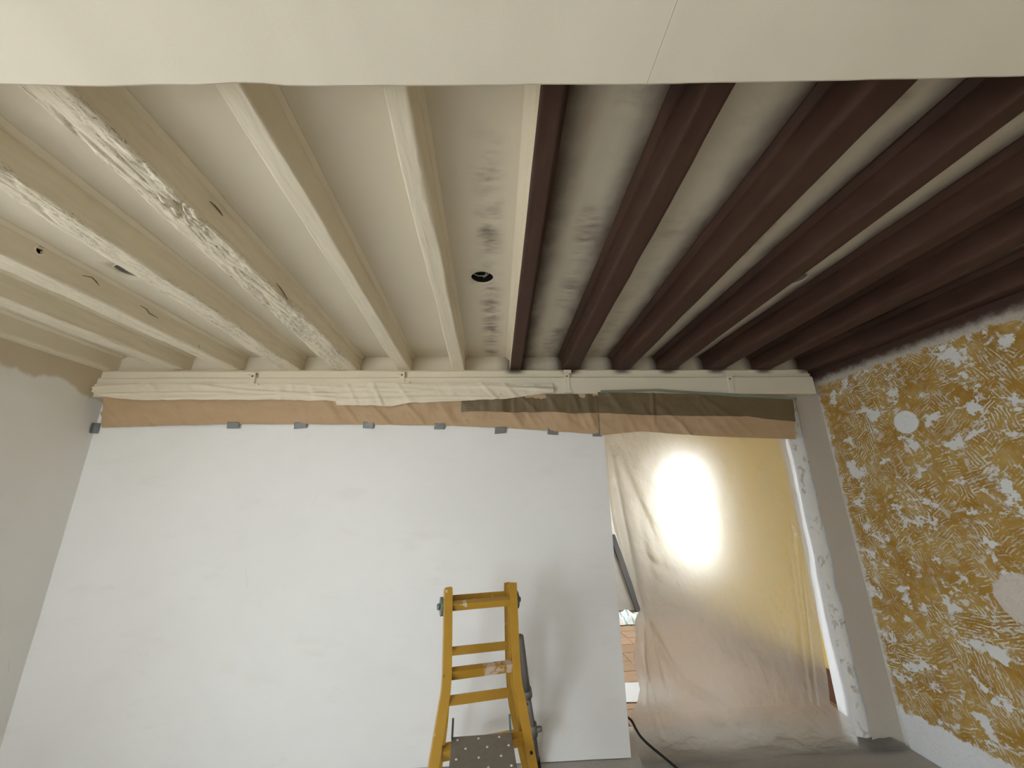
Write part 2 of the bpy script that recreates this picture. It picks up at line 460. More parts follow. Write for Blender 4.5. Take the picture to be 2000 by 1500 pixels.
# ------------------------------------------------------------------ mesh helpers
def link(name, verts, faces, mat, parent=None, smooth=False, loc=None):
    me = bpy.data.meshes.new(name)
    me.from_pydata([tuple(v) for v in verts], [], faces)
    me.update()
    mats = mat if isinstance(mat, (list, tuple)) else [mat]
    for m in mats: me.materials.append(M[m])
    if smooth:
        me.polygons.foreach_set('use_smooth', [True] * len(me.polygons))
    o = bpy.data.objects.new(name, me)
    COL.objects.link(o)
    if parent is not None: o.parent = parent
    if loc is not None: o.location = loc
    return o

class B:
    """collects solids into one mesh"""
    def __init__(s): s.v, s.f = [], []
    def box(s, x0, x1, y0, y1, z0, z1):
        b = len(s.v)
        s.v += [(x, y, z) for z in (z0, z1) for y in (y0, y1) for x in (x0, x1)]
        s.f += [tuple(b + i for i in q) for q in ((0, 2, 3, 1), (4, 5, 7, 6), (0, 1, 5, 4), (2, 6, 7, 3), (0, 4, 6, 2), (1, 3, 7, 5))]
        return s
    def tube(s, pts, r, n=10, caps=True):
        pts = [Vector(p) for p in pts]
        rs = r if isinstance(r, (list, tuple)) else [r] * len(pts)
        b = len(s.v)
        prev = None
        for i, p in enumerate(pts):
            d = (pts[min(i + 1, len(pts) - 1)] - pts[max(i - 1, 0)]).normalized()
            a = d.orthogonal().normalized() if prev is None else (prev - d * prev.dot(d)).normalized()
            prev = a
            c = d.cross(a)
            for k in range(n):
                t = 2 * math.pi * k / n
                s.v.append(p + (a * math.cos(t) + c * math.sin(t)) * rs[i])
        for i in range(len(pts) - 1):
            for k in range(n):
                s.f.append((b + i * n + k, b + i * n + (k + 1) % n, b + (i + 1) * n + (k + 1) % n, b + (i + 1) * n + k))
        if caps:
            s.f.append(tuple(b + k for k in reversed(range(n))))
            s.f.append(tuple(b + (len(pts) - 1) * n + k for k in range(n)))
        return s
    def sweep(s, pts, prof, side, open_=False):
        """sweep a closed profile (list of (a, b)) along pts; a runs along `side`, b along side x tangent"""
        pts = [Vector(p) for p in pts]
        side = Vector(side).normalized()
        b = len(s.v); n = len(prof)
        for i, p in enumerate(pts):
            d = (pts[min(i + 1, len(pts) - 1)] - pts[max(i - 1, 0)]).normalized()
            a = (side - d * side.dot(d)).normalized()
            c = d.cross(a)
            for (u, w) in prof: s.v.append(p + a * u + c * w)
        for i in range(len(pts) - 1):
            for k in range(n):
                s.f.append((b + i * n + k, b + i * n + (k + 1) % n, b + (i + 1) * n + (k + 1) % n, b + (i + 1) * n + k))
        s.f.append(tuple(b + k for k in reversed(range(n))))
        s.f.append(tuple(b + (len(pts) - 1) * n + k for k in range(n)))
        return s
    def build(s, name, mat, parent=None, bevel=0.0, smooth=False):
        o = link(name, s.v, s.f, mat, parent, smooth)
        if bevel:
            bm = bmesh.new(); bm.from_mesh(o.data)
            bmesh.ops.bevel(bm, geom=bm.edges[:], offset=bevel, segments=2, affect='EDGES', profile=0.7)
            bm.to_mesh(o.data); bm.free()
        return o

def tag(o, label, cat, group=None):
    o['label'] = label; o['category'] = cat
    if group: o['group'] = group
    return o
def struct(o):
    o['kind'] = 'structure'
    return o
def empty(name, loc=(0, 0, 0), rz=0.0):
    o = bpy.data.objects.new(name, None)
    o.location = loc; o.rotation_euler = (0, 0, rz); o.empty_display_size = 0.1
    COL.objects.link(o)
    return o
def grid(nu, nv, fn):
    vs = [fn(i / nu, j / nv) for j in range(nv + 1) for i in range(nu + 1)]
    fs = [(j * (nu + 1) + i, j * (nu + 1) + i + 1, (j + 1) * (nu + 1) + i + 1, (j + 1) * (nu + 1) + i) for j in range(nv) for i in range(nu)]
    return vs, fs
def lerp(a, b, t): return a + (b - a) * t
def interp(tab, x):
    if x <= tab[0][0]: return tab[0][1]
    for (a, va), (b, vb) in zip(tab, tab[1:]):
        if x <= b: return va + (vb - va) * (x - a) / (b - a)
    return tab[-1][1]
def fb(x, y, z, oct=4): return noise.fractal(Vector((x, y, z)), 1.0, 2.0, oct)
def nz(x, y, z): return noise.noise(Vector((x, y, z)))

# ------------------------------------------------------------------ setting: main room
T = 0.30
struct(B().box(-16, 16, -14, 18, -0.40, -0.32).build('ground_outside', 'ground'))
struct(B().box(XL - T, XR + T, YF - T, FY0, -0.12, -0.004).build('floor', 'felt'))

def wall_with_hole_x(name, x0, x1, ya, yb, z0, z1, hole, mat):
    h0, h1, k0, k1 = hole
    b = B()
    b.box(x0, x1, ya, h0, z0, z1).box(x0, x1, h1, yb, z0, z1).box(x0, x1, h0, h1, z0, k0).box(x0, x1, h0, h1, k1, z1)
    return struct(b.build(name, mat))
wl = wall_with_hole_x('wall_left', XL - T, XL, YF - T, YB + 0.33, -0.02, 2.75, W1, 'wall_left')
struct(B().box(XR, XR + T, YF - T, YB + 0.02, -0.02, 2.75).build('wall_right', 'ochre'))
struct(B().box(XL, W4[0], YF - T, YF, -0.02, 2.75).box(W4[1], XR, YF - T, YF, -0.02, 2.75)
       .box(W4[0], W4[1], YF - T, YF, -0.02, W4[2]).box(W4[0], W4[1], YF - T, YF, W4[3], 2.75).build('wall_front', 'wall'))

# back wall: white plastered part left of the doorway, lintel above it
wb = B()
def _wbf(u, v):
    x, z = lerp(XL - 0.02, 0.83, u), lerp(0, 2.49, v)
    fade = min(1.0, (0.83 - x) / 0.25)
    return (x, YB + 0.006 * fb(x * 1.1, z * 1.3, 2.0, 3) * max(0, fade), z)
vs, fs = grid(120, 70, _wbf)
wb.v, wb.f = list(vs), [f for f in fs]
wb.box(XL - T, 0.83, YB + 0.02, FY0, -0.02, 2.75)
# closing edge at the doorway
b0 = len(wb.v)
wb.v += [(0.83, YB, -0.02), (0.83, YB + 0.03, -0.02), (0.83, YB + 0.03, 2.49), (0.83, YB, 2.49)]
wb.f.append((b0, b0 + 1, b0 + 2, b0 + 3))
wb.box(0.83, 2.315, YB + 0.02, FY0, 2.08, 2.75)
wall_back = struct(wb.build('wall_back', 'wall'))
for p in wall_back.data.polygons[:len(fs)]: p.use_smooth = True

# right-hand side of the doorway: white reveal, mottled filler strip, grey-beige pier
jamb = struct(B().box(2.315, XR + T, YB + 0.02, 3.005, -0.02, 2.75).build('trim_1', 'white_jamb'))
def _fil(u, v):
    z = lerp(0.0, 2.30, v)
    xr = 2.425 + 0.012 * fb(3.1, z * 6, 1.0, 4) - 0.02 * (1 - z / 2.3)
    xl = 2.300 + 0.006 * fb(7.1, z * 4, 1.0, 3)
    x = lerp(xl, xr, u)
    return (x, YB + 0.010 - 0.006 * math.sin(math.pi * u) + 0.004 * fb(x * 9, z * 9, 4.0, 4), z)
vs, fs = grid(10, 160, _fil)
fil = link('plaster_strip', vs, fs, 'filler', jamb, True)
fil['label'] = 'mottled white filler strip'
def _pier(u, v):
    z = lerp(0.0, 2.405, v)
    xl = 2.402 + 0.010 * fb(3.1, z * 6, 1.0, 4) - 0.02 * (1 - z / 2.3)
    return (lerp(xl, XR + 0.005, u), YB - 0.004 + 0.002 * fb(u * 2, z * 3, 9.0, 3), z)
vs, fs = grid(8, 120, _pier)
pier = link('render_strip', vs, fs, 'pier', jamb, True)
pier['label'] = 'grey-beige rendered pier face'

# ------------------------------------------------------------------ ceiling
# beams: (name key, xl front, xr front, xl back, xr back, z bottom); front = 0.60, back = 2.87
BEAMS = [
 ('c1', -2.905, -2.80, -2.905, -2.835, 2.490), ('c2', -2.475, -2.345, -2.420, -2.318, 2.490), ('c3', -2.065, -1.935, -2.020, -1.918, 2.490),
 ('c4', -1.525, -1.425, -1.603, -1.468, 2.490), ('c5', -1.112, -1.004, -1.222, -1.036, 2.490), ('c6', -0.655, -0.594, -0.735, -0.640, 2.490),
 ('c7', -0.267, -0.206, -0.325, -0.231, 2.490), ('d1', 0.112, 0.176, 0.118, 0.203, 2.490), ('d2', 0.510, 0.587, 0.530, 0.650, 2.490),
 ('d3', 0.910, 1.020, 0.938, 1.058, 2.490), ('d4', 1.312, 1.384, 1.303, 1.428, 2.490), ('d5', 1.702, 1.775, 1.690, 1.820, 2.490),
 ('d6', 2.012, 2.095, 2.082, 2.200, 2.490), ('d7', 2.500, 2.605, 2.488, 2.605, 2.480)]
BY0, BY1 = 0.545, 2.868
def bx(b, y):
    """left and right edge of a beam at depth y (unwobbled)"""
    t = (y - 0.67) / (2.71 - 0.67)
    return lerp(b[1], b[3], t), lerp(b[2], b[4], t)

slab = struct(B().box(XL - T, XR + T, 0.30, FY0, 2.672, 2.80).build('ceiling', 'hole'))
HOLES = {2: (-1.758, 1.690), 6: (-0.062, 1.714), 10: (1.575, 1.700)}     # bay index -> downlight hole
HR = 0.058
STAIN = {6: (0, 0.01, 0, 0.01, 1.0, 0.60), 7: (1.0, 0.46, 0.95, 0.42, 0.85, 0.66), 8: (0.9, 0.24, 1.0, 0.46, 0.35, 0.45), 9: (0.9, 0.12, 1.0, 0.40, 0.8, 0.40),
         10: (0.9, 0.12, 1.0, 0.36, 0.3, 0.5), 11: (0.9, 0.12, 1.0, 0.45, 0.3, 0.5), 12: (1.0, 0.30, 1.0, 0.85, 0, 0.5)}
def set_stain(o, i):
    s = STAIN.get(i, (0, 0.01, 0, 0.01, 0, 0.5))
    for k, v in zip(('stain_a', 'stain_width_a', 'stain_b', 'stain_width_b', 'smudge', 'smudge_centre'), s): o[k] = float(v)
def add_uv(o, fn):
    uvl = o.data.uv_layers.new(name='UVMap')
    for l in o.data.loops:
        uvl.data[l.index].uv = fn(o.data.vertices[l.vertex_index].co)
for i in range(13):
    A, Bm = BEAMS[i], BEAMS[i + 1]
    def edges(y): return bx(A, y)[1] - 0.025, bx(Bm, y)[0] + 0.025
    verts, faces = [], []
    def quad_strip(ya, yb, n):
        for k in range(n):
            y0, y1 = lerp(ya, yb, k / n), lerp(ya, yb, (k + 1) / n)
            l0, r0 = edges(y0); l1, r1 = edges(y1)
            b = len(verts); m = 6
            for (l, r, y) in ((l0, r0, y0), (l1, r1, y1)):
                for q in range(m + 1):
                    x = lerp(l, r, q / m)
                    verts.append((x, y, ZC + 0.004 * fb(x * 1.6, y * 1.6, 3.0 + i, 2)))
            for q in range(m): faces.append((b + q, b + m + 1 + q, b + m + 2 + q, b + q + 1))
    if i in HOLES:
        hx, hy = HOLES[i]; s = 0.085
        quad_strip(0.50, hy - s, 8); quad_strip(hy + s, BY1, 6)
        # side strips and the ring round the hole
        ln = lambda y: edges(y)
        (l0, r0), (l1, r1) = ln(hy - s), ln(hy + s)
        z = ZC
        def zq(x, y): return ZC + 0.004 * fb(x * 1.6, y * 1.6, 3.0 + i, 2)
        b = len(verts)
        for x, y in ((l0, hy - s), (hx - s, hy - s), (hx - s, hy + s), (l1, hy + s), (hx + s, hy - s), (r0, hy - s), (r1, hy + s), (hx + s, hy + s)): verts.append((x, y, zq(x, y)))
        faces += [(b, b + 3, b + 2, b + 1), (b + 4, b + 7, b + 6, b + 5)]
        n = 48; b = len(verts)
        for k in range(n):
            a = 2 * math.pi * k / n; c, sn = math.cos(a), math.sin(a); q = s / max(abs(c), abs(sn))
            zc = zq(hx, hy)
            verts += [(hx + c * q, hy + sn * q, zq(hx + c * q, hy + sn * q)), (hx + c * HR, hy + sn * HR, zc), (hx + c * HR, hy + sn * HR, ZC + 0.02)]
        for k in range(n):
            p, q = b + 3 * k, b + 3 * ((k + 1) % n)
            faces += [(p, p + 1, q + 1, q), (p + 1, p + 2, q + 2, q + 1)]
    else:
        quad_strip(0.50, BY1, 16)
    o = link('ceiling_panel', verts, faces, 'panel', slab, True)
    bm = bmesh.new(); bm.from_mesh(o.data); bmesh.ops.remove_doubles(bm, verts=bm.verts, dist=1e-5); bm.to_mesh(o.data); bm.free()
    add_uv(o, lambda c: ((c.x - bx(A, c.y)[1]) / (bx(Bm, c.y)[0] - bx(A, c.y)[1]), c.y))
    set_stain(o, i)
    # upright infill between the beam ends, standing on the wall plate
    xa, xb = bx(A, BY1)[1] - 0.02, bx(Bm, BY1)[0] + 0.02
    vs, fs = grid(10, 4, lambda u, v: (lerp(xa, xb, u), YB - 0.01 + 0.012 * v + 0.003 * fb(u * 3 + i, v, 2, 2), lerp(2.475, ZC + 0.01, v)))
    q = link('infill_panel', vs, fs, 'panel', wall_back, True)
    add_uv(q, lambda c: ((c.x - xa) / (xb - xa), c.z))
    set_stain(q, i)
    if i >= 6:
        q['smudge'] = 0.0
        q['stain_a'] = 0.0 if i == 6 else 1.0; q['stain_width_a'] = 0.36; q['stain_b'] = 0.95; q['stain_width_b'] = 0.36

def crack(x, y, s, fx, fy, w):
    n = nz(x * fx, y * fy, s)
    m = nz(x * 7.0, y * 1.6, s + 9.0)
    return max(0.0, 1.0 - abs(n) / w) * max(0.0, min(1.0, (m + 0.05) * 4.0))
SCARS = {'c3': [[(1.651, 2.574), (1.689, 2.588), (1.712, 2.579), (1.730, 2.567)], [(1.947, 2.578), (1.989, 2.575), (2.009, 2.561), (2.070, 2.559)], [(2.388, 2.547), (2.386, 2.525), (2.397, 2.508), (2.415, 2.500)]],
         'c5': [[(1.160, 2.573), (1.183, 2.577), (1.210, 2.575), (1.230, 2.571)], [(1.619, 2.523), (1.655, 2.520), (1.694, 2.510), (1.730, 2.500)]]}
def make_beam(b, i, rough, mat, label):
    key = b[0]
    nseg = 320 if rough > 1 else 150
    nB, nS = (26, 22) if rough > 1 else (12, 8)
    root = empty('ceiling_beam', ((b[1] + b[2]) / 2, BY0, b[5]))
    ox, oy, oz = root.location
    verts, faces, mi = [], [], []
    npf = nS * 2 + nB + 1
    sd = 11.3 * i
    for j in range(nseg + 1):
        y = lerp(BY0, BY1, j / nseg)
        xl, xr = bx(b, y)
        wob = 0.006 if key[0] == 'c' else 0.0025
        xl += wob * rough * fb(y * 1.4, sd, 1.0, 3); xr += wob * rough * fb(y * 1.4, sd, 5.0, 3)
        zb = b[5] + 0.004 * rough * fb(y * 1.2, sd, 8.0, 3)
        rl = 0.006 + 0.012 * rough * max(0, fb(y * 2.5, sd, 3.0, 3)); rr = 0.006 + 0.012 * rough * max(0, fb(y * 2.5, sd, 4.0, 3))
        if key == 'c7': rr += 0.022 * max(0, 1 - abs(y - 1.0) / 0.35) * (0.6 + 0.8 * abs(nz(y * 14, 2, 3)))
        rl, rr = min(rl, (xr - xl) * 0.4), min(rr, (xr - xl) * 0.4)
        for k in range(npf):
            if k < nS:                                  # left side, top to bottom
                t = k / nS; x, z = xl, lerp(ZC + 0.02, zb + rl, t); n = (-1, 0); a, c = z, 0
            elif k <= nS + nB:                          # bottom
                t = (k - nS) / nB; x = lerp(xl, xr, t); z = zb; n = (0, -1)
                d0, d1 = x - xl, xr - x
                if d0 < rl: z += rl - math.sqrt(max(0, rl * rl - (rl - d0) ** 2))
                if d1 < rr: z += rr - math.sqrt(max(0, rr * rr - (rr - d1) ** 2))
            else:                                       # right side, bottom to top
                t = (k - nS - nB) / nS; x, z = xr, lerp(zb + rr, ZC + 0.02, t); n = (1, 0)
            s = x + z * 0.9
            d = 0.0014 * rough * fb(s * 30, y * 4, sd, 4)
            if rough > 1:
                d += 0.0022 * (rough - 1) * fb(s * 14, y * 9, sd + 3, 4)
                amt = 1.0 if n[1] else 0.25
                if n[1]: d += 0.0016 * (rough - 1) * fb(s * 45, y * 22, sd + 31, 4) - 0.006 * (rough - 1) * max(0.0, fb(s * 16, y * 7, sd + 41, 3) - 0.35)
                d -= amt * 0.0065 * (rough - 1) * crack(s, y, sd, 26, 3.5, 0.10)
                d -= amt * 0.0045 * (rough - 1) * crack(s + 3, y, sd + 20, 60, 12, 0.12)
            if key == 'c5' and n[1]:                    # knot: gouged hollows and a raised rim
                kx, ky = -1.050, 1.10
                q = math.hypot((x - kx) * 1.2, (y - ky) * 0.55)
                if q < 0.075:
                    w = 1 - q / 0.075
                    d += w * (0.016 * fb(x * 38, y * 26, 5.0, 4) + 0.006)
                    d -= w * 0.035 * max(0, 1 - abs(nz(x * 22, y * 15, 7.7)) / 0.10)
                if math.hypot((x + 1.075) * 1.0, (y - 1.085) * 0.6) < 0.011: d -= 0.035
            if key == 'c3' and n[0] == 1:               # drilled hole in the flank
                if math.hypot(y - 1.474, z - 2.578) < 0.0135: d -= 0.05
            verts.append((x + n[0] * d - ox, y - oy, z + n[1] * d - oz))
    for j in range(nseg):
        for k in range(npf - 1):
            p = j * npf + k
            faces.append((p, p + 1, p + npf + 1, p + npf))
            yc = lerp(BY0, BY1, (j + 0.5) / nseg)
            mi.append(1 if ((key == 'd1' and k < nS) or (key[0] == 'c' and rough > 1.3 and not (nS <= k < nS + nB))) else 0)
            mi[-1] = 2 if ((key == 'c3' and k >= nS + nB and math.hypot(yc - 1.474, verts[p][2] + oz - 2.582) < 0.017)) else mi[-1]
    faces.append(tuple(range(npf))); mi.append(0)
    faces.append(tuple(reversed(range(nseg * npf, nseg * npf + npf)))); mi.append(0)
    mats = [mat, 'cream', 'hole']
    o = link('timber', verts, faces, mats, root, True)
    o.data.polygons.foreach_set('material_index', mi)
    for p in o.data.polygons[-2:]: p.use_smooth = False
    o['grain_marks'] = {'c5': 0.95, 'c4': 0.8}.get(key, 0.3)
    # small moulding where the beam meets the ceiling, one each side
    for side in (0, 1):
        if (key == 'c1' and side == 0) or (key == 'd7' and side == 1): continue
        pts = []
        for j in range(25):
            y = lerp(BY0, BY1 - 0.012, j / 24)
            x = bx(b, y)[side]
            pts.append((x - ox, y - oy, ZC - oz))
        sg = -1 if side == 0 else 1
        kk = 1.6 if key[0] == 'd' else 1.0
        prof = [(-0.004 * sg, 0.006), (0.018 * sg, 0.006), (0.018 * sg, -0.003), (0.012 * sg, -0.010), (0.006 * sg, -0.018), (-0.004 * sg, -0.020)]
        bb = B()
        n = len(prof); base = 0
        for (px, py, pz) in pts:
            for (a, c) in prof: bb.v.append((px + a * kk, py, pz + (c * kk if c < 0 else c)))
        for jj in range(len(pts) - 1):
            for k in range(n):
                bb.f.append((jj * n + k, jj * n + (k + 1) % n, (jj + 1) * n + (k + 1) % n, (jj + 1) * n + k))
        bb.f += [tuple(range(n)), tuple((len(pts) - 1) * n + k for k in reversed(range(n)))]
        bb.build('cover_strip', ('cream' if (key == 'd1' and side == 0) else ('dark' if key[0] == 'd' else 'cream')), root)
    if key == 'c3':                                     # rim of the drilled hole
        hx = bx(b, 1.474)[1] + 0.006 * rough * fb(1.474 * 1.4, sd, 5.0, 3) + 0.001 - ox
        rb = B(); n = 28
        for (r, dx) in ((0.0225, -0.004), (0.0205, 0.0015), (0.0135, 0.0015), (0.0130, -0.012)):
            for k in range(n):
                a = 2 * math.pi * k / n; rb.v.append((hx + dx, 1.474 + r * math.cos(a) - oy, 2.580 + r * math.sin(a) - oz))
        for j in range(3):
            for k in range(n): rb.f.append((j * n + k, j * n + (k + 1) % n, (j + 1) * n + (k + 1) % n, (j + 1) * n + k))
        rb.build('hole_rim', 'cream', root, 0, True)
    for sc in SCARS.get(key, []):
        B().tube([(bx(b, y)[1] + 0.002 - ox, y - oy, z - oz) for y, z in sc], [0.0012, 0.0025, 0.003, 0.001], 6).build('bark_scar', 'bark', root, 0, True)
    g = 'cream painted ceiling beams' if key[0] == 'c' else 'dark stained ceiling beams'
    return tag(root, label, 'beam', g)
LABELS = {
 'c1': 'cream painted ceiling beam set tight against the plain white side wall',
 'c2': 'cream painted ceiling beam between the one against the white wall and the drilled one',
 'c3': 'cream painted ceiling beam with a round drilled hole in its flank',
 'c4': 'rough cream painted ceiling beam beside a ceiling light hole, bark marks below',
 'c5': 'very rough hewn cream painted ceiling beam with a deep gouged knot',
 'c6': 'smooth cream painted ceiling beam next to the gouged one',
 'c7': 'cream painted ceiling beam with a chipped edge, nearest the dark beams',
 'd1': 'dark stained ceiling beam with one flank left cream',
 'd2': 'dark stained ceiling beam next to the half cream one',
 'd3': 'third dark stained ceiling beam counted from the cream beams',
 'd4': 'fourth dark stained ceiling beam from the cream ones, half hiding a light hole',
 'd5': 'fifth dark stained ceiling beam counted from the cream beams',
 'd6': 'dark stained ceiling beam last but one before the ochre wall',
 'd7': 'dark stained ceiling beam set tight against the ochre wall'}
ROUGH = {'c1': 0.8, 'c2': 1.5, 'c3': 1.6, 'c4': 2.0, 'c5': 2.5, 'c6': 1.15, 'c7': 1.1}
for i, b in enumerate(BEAMS):
    r = ROUGH.get(b[0], 0.8)
    make_beam(b, i, r, ('dark' if b[0][0] == 'd' else ('hewn' if r > 1.3 else 'cream')), LABELS[b[0]])

# recessed holes for downlights
for i, lab in ((2, 'empty round downlight hole beside the rough cream beam'), (6, 'round downlight hole with loose wires in the smudged ceiling bay'),
               (10, 'empty round downlight hole half hidden behind a dark beam')):
    hx, hy = HOLES[i]
    root = empty('downlight_hole', (hx, hy, ZC))
    n = 40; b = B()
    for (r, z) in ((HR - 0.0005, 0.001), (HR - 0.0005, 0.047), (0.0, 0.0475)):
        for k in range(n):
            a = 2 * math.pi * k / n; b.v.append((r * math.cos(a), r * math.sin(a), z))
    for j in range(2):
        for k in range(n): b.f.append((j * n + k, (j + 1) * n + k, (j + 1) * n + (k + 1) % n, j * n + (k + 1) % n))
    b.build('cavity', 'hole' if i == 6 else 'greyboard', root, smooth=True)
    b = B()
    for (r, z) in ((HR + 0.0035, 0.004), (HR + 0.002, -0.002), (HR - 0.001, -0.002), (HR - 0.002, 0.008)):
        for k in range(n):
            a = 2 * math.pi * k / n; b.v.append((r * math.cos(a), r * math.sin(a), z))
    for j in range(3):
        for k in range(n): b.f.append((j * n + k, j * n + (k + 1) % n, (j + 1) * n + (k + 1) % n, (j + 1) * n + k))
    b.build('rim', 'cream', root, smooth=True)
    if i == 6:
        B().tube([(-0.045, -0.005, 0.02), (-0.02, 0.004, 0.012), (0.012, 0.002, 0.012), (0.03, -0.02, 0.03)], 0.003, 8).build('wire', 'wire', root, smooth=True)
        B().tube([(0.005, 0.045, 0.03), (0.015, 0.01, 0.014), (0.03, -0.01, 0.016), (0.045, -0.02, 0.03)], 0.003, 8).build('wire', 'wire', root, smooth=True)
    tag(root, lab, 'ceiling hole', 'downlight holes in the ceiling')

# dropped soffit overhead: two plasterboards with a joint
EDGE = [(-3.4, 0.668), (-1.135, 0.665), (-0.863, 0.660), (-0.66, 0.652), (-0.60, 0.647), (-0.55, 0.643), (-0.50, 0.644), (-0.459, 0.648), (-0.188, 0.638),
        (0.041, 0.630), (0.351, 0.618), (0.615, 0.605), (0.959, 0.588), (1.184, 0.574), (1.24, 0.570), (3.2, 0.50)]
soffit = struct(B().box(XL - T, XR + T, YF - T, 0.40, 2.46, 2.80).build('ceiling_soffit', 'soffit'))
for (xa, xb) in ((XL - 0.01, 0.3405), (0.3414, XR + 0.01)):
    n = 160; b = B()
    for k in range(n + 1):
        x = lerp(xa, xb, k / n); e = interp(EDGE, x) + 0.0012 * fb(x * 9, 3, 1, 3)
        dz = 0.002 * fb(x * 5, 1, 4, 3)
        b.v += [(x, YF, 2.43), (x, e - 0.006, 2.43 + dz), (x, e, 2.435 + dz), (x, e, 2.70), (x, YF, 2.70)]
    for k in range(n):
        p, q = 5 * k, 5 * (k + 1)
        for c in range(4): b.f.append((p + c, p + c + 1, q + c + 1, q + c))
    b.f += [(0, 1, 2, 3, 4), tuple(5 * n + c for c in (4, 3, 2, 1, 0))]
    b.build('plaster_board', 'soffit', soffit)

# ------------------------------------------------------------------ wall plate over the back wall, brackets
def board(name, x0, x1, yf, yb, z0, z1, mat, parent, seed, amp=0.003):
    n = 90; b = B()
    for k in range(n + 1):
        x = lerp(x0, x1, k / n)
        d = amp * fb(x * 1.3, seed, 0.5, 3); d2 = amp * fb(x * 1.7, seed, 6.5, 3)
        b.v += [(x, yf + d, z0 + d2), (x, yf + d, z1 - 0.006 + d2), (x, yf + d + 0.006, z1 + d2), (x, yb, z1 + d2), (x, yb, z0 + d2)]
    for k in range(n):
        p, q = 5 * k, 5 * (k + 1)
        for c in range(5): b.f.append((p + c, q + c, q + (c + 1) % 5, p + (c + 1) % 5))
    b.f += [(4, 3, 2, 1, 0), tuple(5 * n + c for c in range(5))]
    return b.build(name, mat, parent)
wp = empty('wall_plate', (0, YB, 2.30))
def rel(o, root):
    o.matrix_parent_inverse = root.matrix_world.inverted() if False else Matrix.Translation(-root.location)
    return o
rel(board('upper_board', XL, XR - 0.09, 2.800, YB + 0.01, 2.425, 2.486, 'plate_paint', wp, 1.0), wp)
rel(board('lower_board', XL, 2.515, 2.782, YB + 0.01, 2.285, 2.428, 'cream', wp, 4.0, 0.004), wp)
rel(board('ledge', XL, XR - 0.10, 2.790, YB + 0.005, 2.482, 2.490, 'plate_paint', wp, 7.0, 0.0015), wp)
tag(wp, 'cream painted timber wall plate carrying the beam ends above the doorway wall', 'beam')

def bracket(x, ztop, zbot, long, lab):
    root = empty('metal_bracket', (x, 2.782, zbot))
    y0 = -0.006
    h = ztop - zbot
    b = B()
    b.box(-0.018, 0.018, y0 - 0.004, 0.012, 0.0, h)
    b.build('strap', 'cream', root, 0.0015)
    if long:
        B().box(-0.024, 0.030, -0.030, 0.0, h - 0.03, h - 0.004).build('top_lug', 'cream', root, 0.002)
        B().box(-0.026, 0.026, -0.022, 0.0, -0.016, 0.004).build('foot', 'cream', root, 0.002)
    else:
        B().box(-0.040, 0.018, -0.012, 0.014, h - 0.012, h).build('top_lug', 'cream', root, 0.002)
        B().box(-0.010, 0.062, -0.030, 0.0, -0.010, -0.002).build('foot', 'cream', root, 0.002)
    B().tube([(-0.002, y0 - 0.004, h * 0.70), (-0.002, y0 - 0.0075, h * 0.70)], 0.008, 12).build('screw_head', 'steel', root)
    return tag(root, lab, 'bracket', 'brackets on the wall plate')
bracket(-1.790, 2.462, 2.375, False, 'small painted angle bracket on wall plate, nearest the white side wall')
bracket(-0.697, 2.468, 2.385, False, 'small painted angle bracket on wall plate, over crumpled film')
bracket(0.555, 2.480, 2.312, True, 'long painted strap bracket on wall plate under a dark beam')
bracket(1.838, 2.456, 2.290, True, 'long painted strap bracket on wall plate, nearest the ochre wall')

# ------------------------------------------------------------------ masking paper and tape
PB = [(-2.86, 2.072), (-2.60, 2.079), (-1.941, 2.093), (-0.789, 2.078), (-0.30, 2.066), (0.129, 2.043), (0.79, 1.992)]
def wr(x, z, s, k=1.0):
    return k * (0.010 * fb(x * 5, z * 7, s, 4) + 0.010 * max(0, fb(x * 11 + z * 6, z * 3, s + 4, 3)) ** 1.0 + 0.012 * max(0, 1 - abs(nz(x * 4.2 + z * 3, z * 1.5, s + 8)) / 0.16))
def left_paper(u, v):
    x = lerp(-2.835 + 0.03 * v, 0.785, u)
    zb, zt = interp(PB, x), 2.285
    z = lerp(zb, zt, v)
    y = lerp(YB - 0.010, 2.770, v ** 0.8) - wr(x, z, 2.0, 0.35 + 1.0 * math.sin(math.pi * min(1, v * 0.9 + 0.08)))
    return (x, y, z + 0.004 * fb(x * 4, 0, 3, 3) * (1 - v))
vs, fs = grid(360, 26, left_paper)
paper = link('masking_paper', vs, fs, 'kraft', None, True)
tag(paper, 'long crinkled brown masking paper taped along the top of the white wall', 'masking paper', 'brown masking paper strips')
# masking film over its upper edge, sprayed cream together with the wall plate
FB = [(-2.88, 2.315), (-2.80, 2.285), (-2.66, 2.258), (-2.5, 2.252), (-1.9, 2.252), (-1.5, 2.248), (-1.16, 2.236), (-1.155, 2.208), (-0.75, 2.200), (-0.6, 2.222), (-0.2, 2.236), (0.1, 2.252), (0.35, 2.282), (0.45, 2.30)]
def paint_film(u, v):
    x = lerp(-2.88, 0.44, u)
    zb = interp(FB, x) + 0.006 * fb(x * 7, 1, 2, 3); zt = 2.375 - 0.012 * fb(x * 2, 4, 4, 2)
    z = lerp(zb, max(zb + 0.01, zt), v)
    y = 2.752 + 0.012 * v - 0.9 * wr(x, z, 6.0, 1.0) - 0.014 * max(0, 1 - abs(nz(x * 1.3, z * 22, 3.3)) / 0.2) * math.sin(math.pi * v)
    return (x, y, z)
vs, fs = grid(330, 18, paint_film)
pf = link('sprayed_film', vs, fs, 'paintfilm', paper, True)
pf['label'] = 'crumpled film sprayed cream'
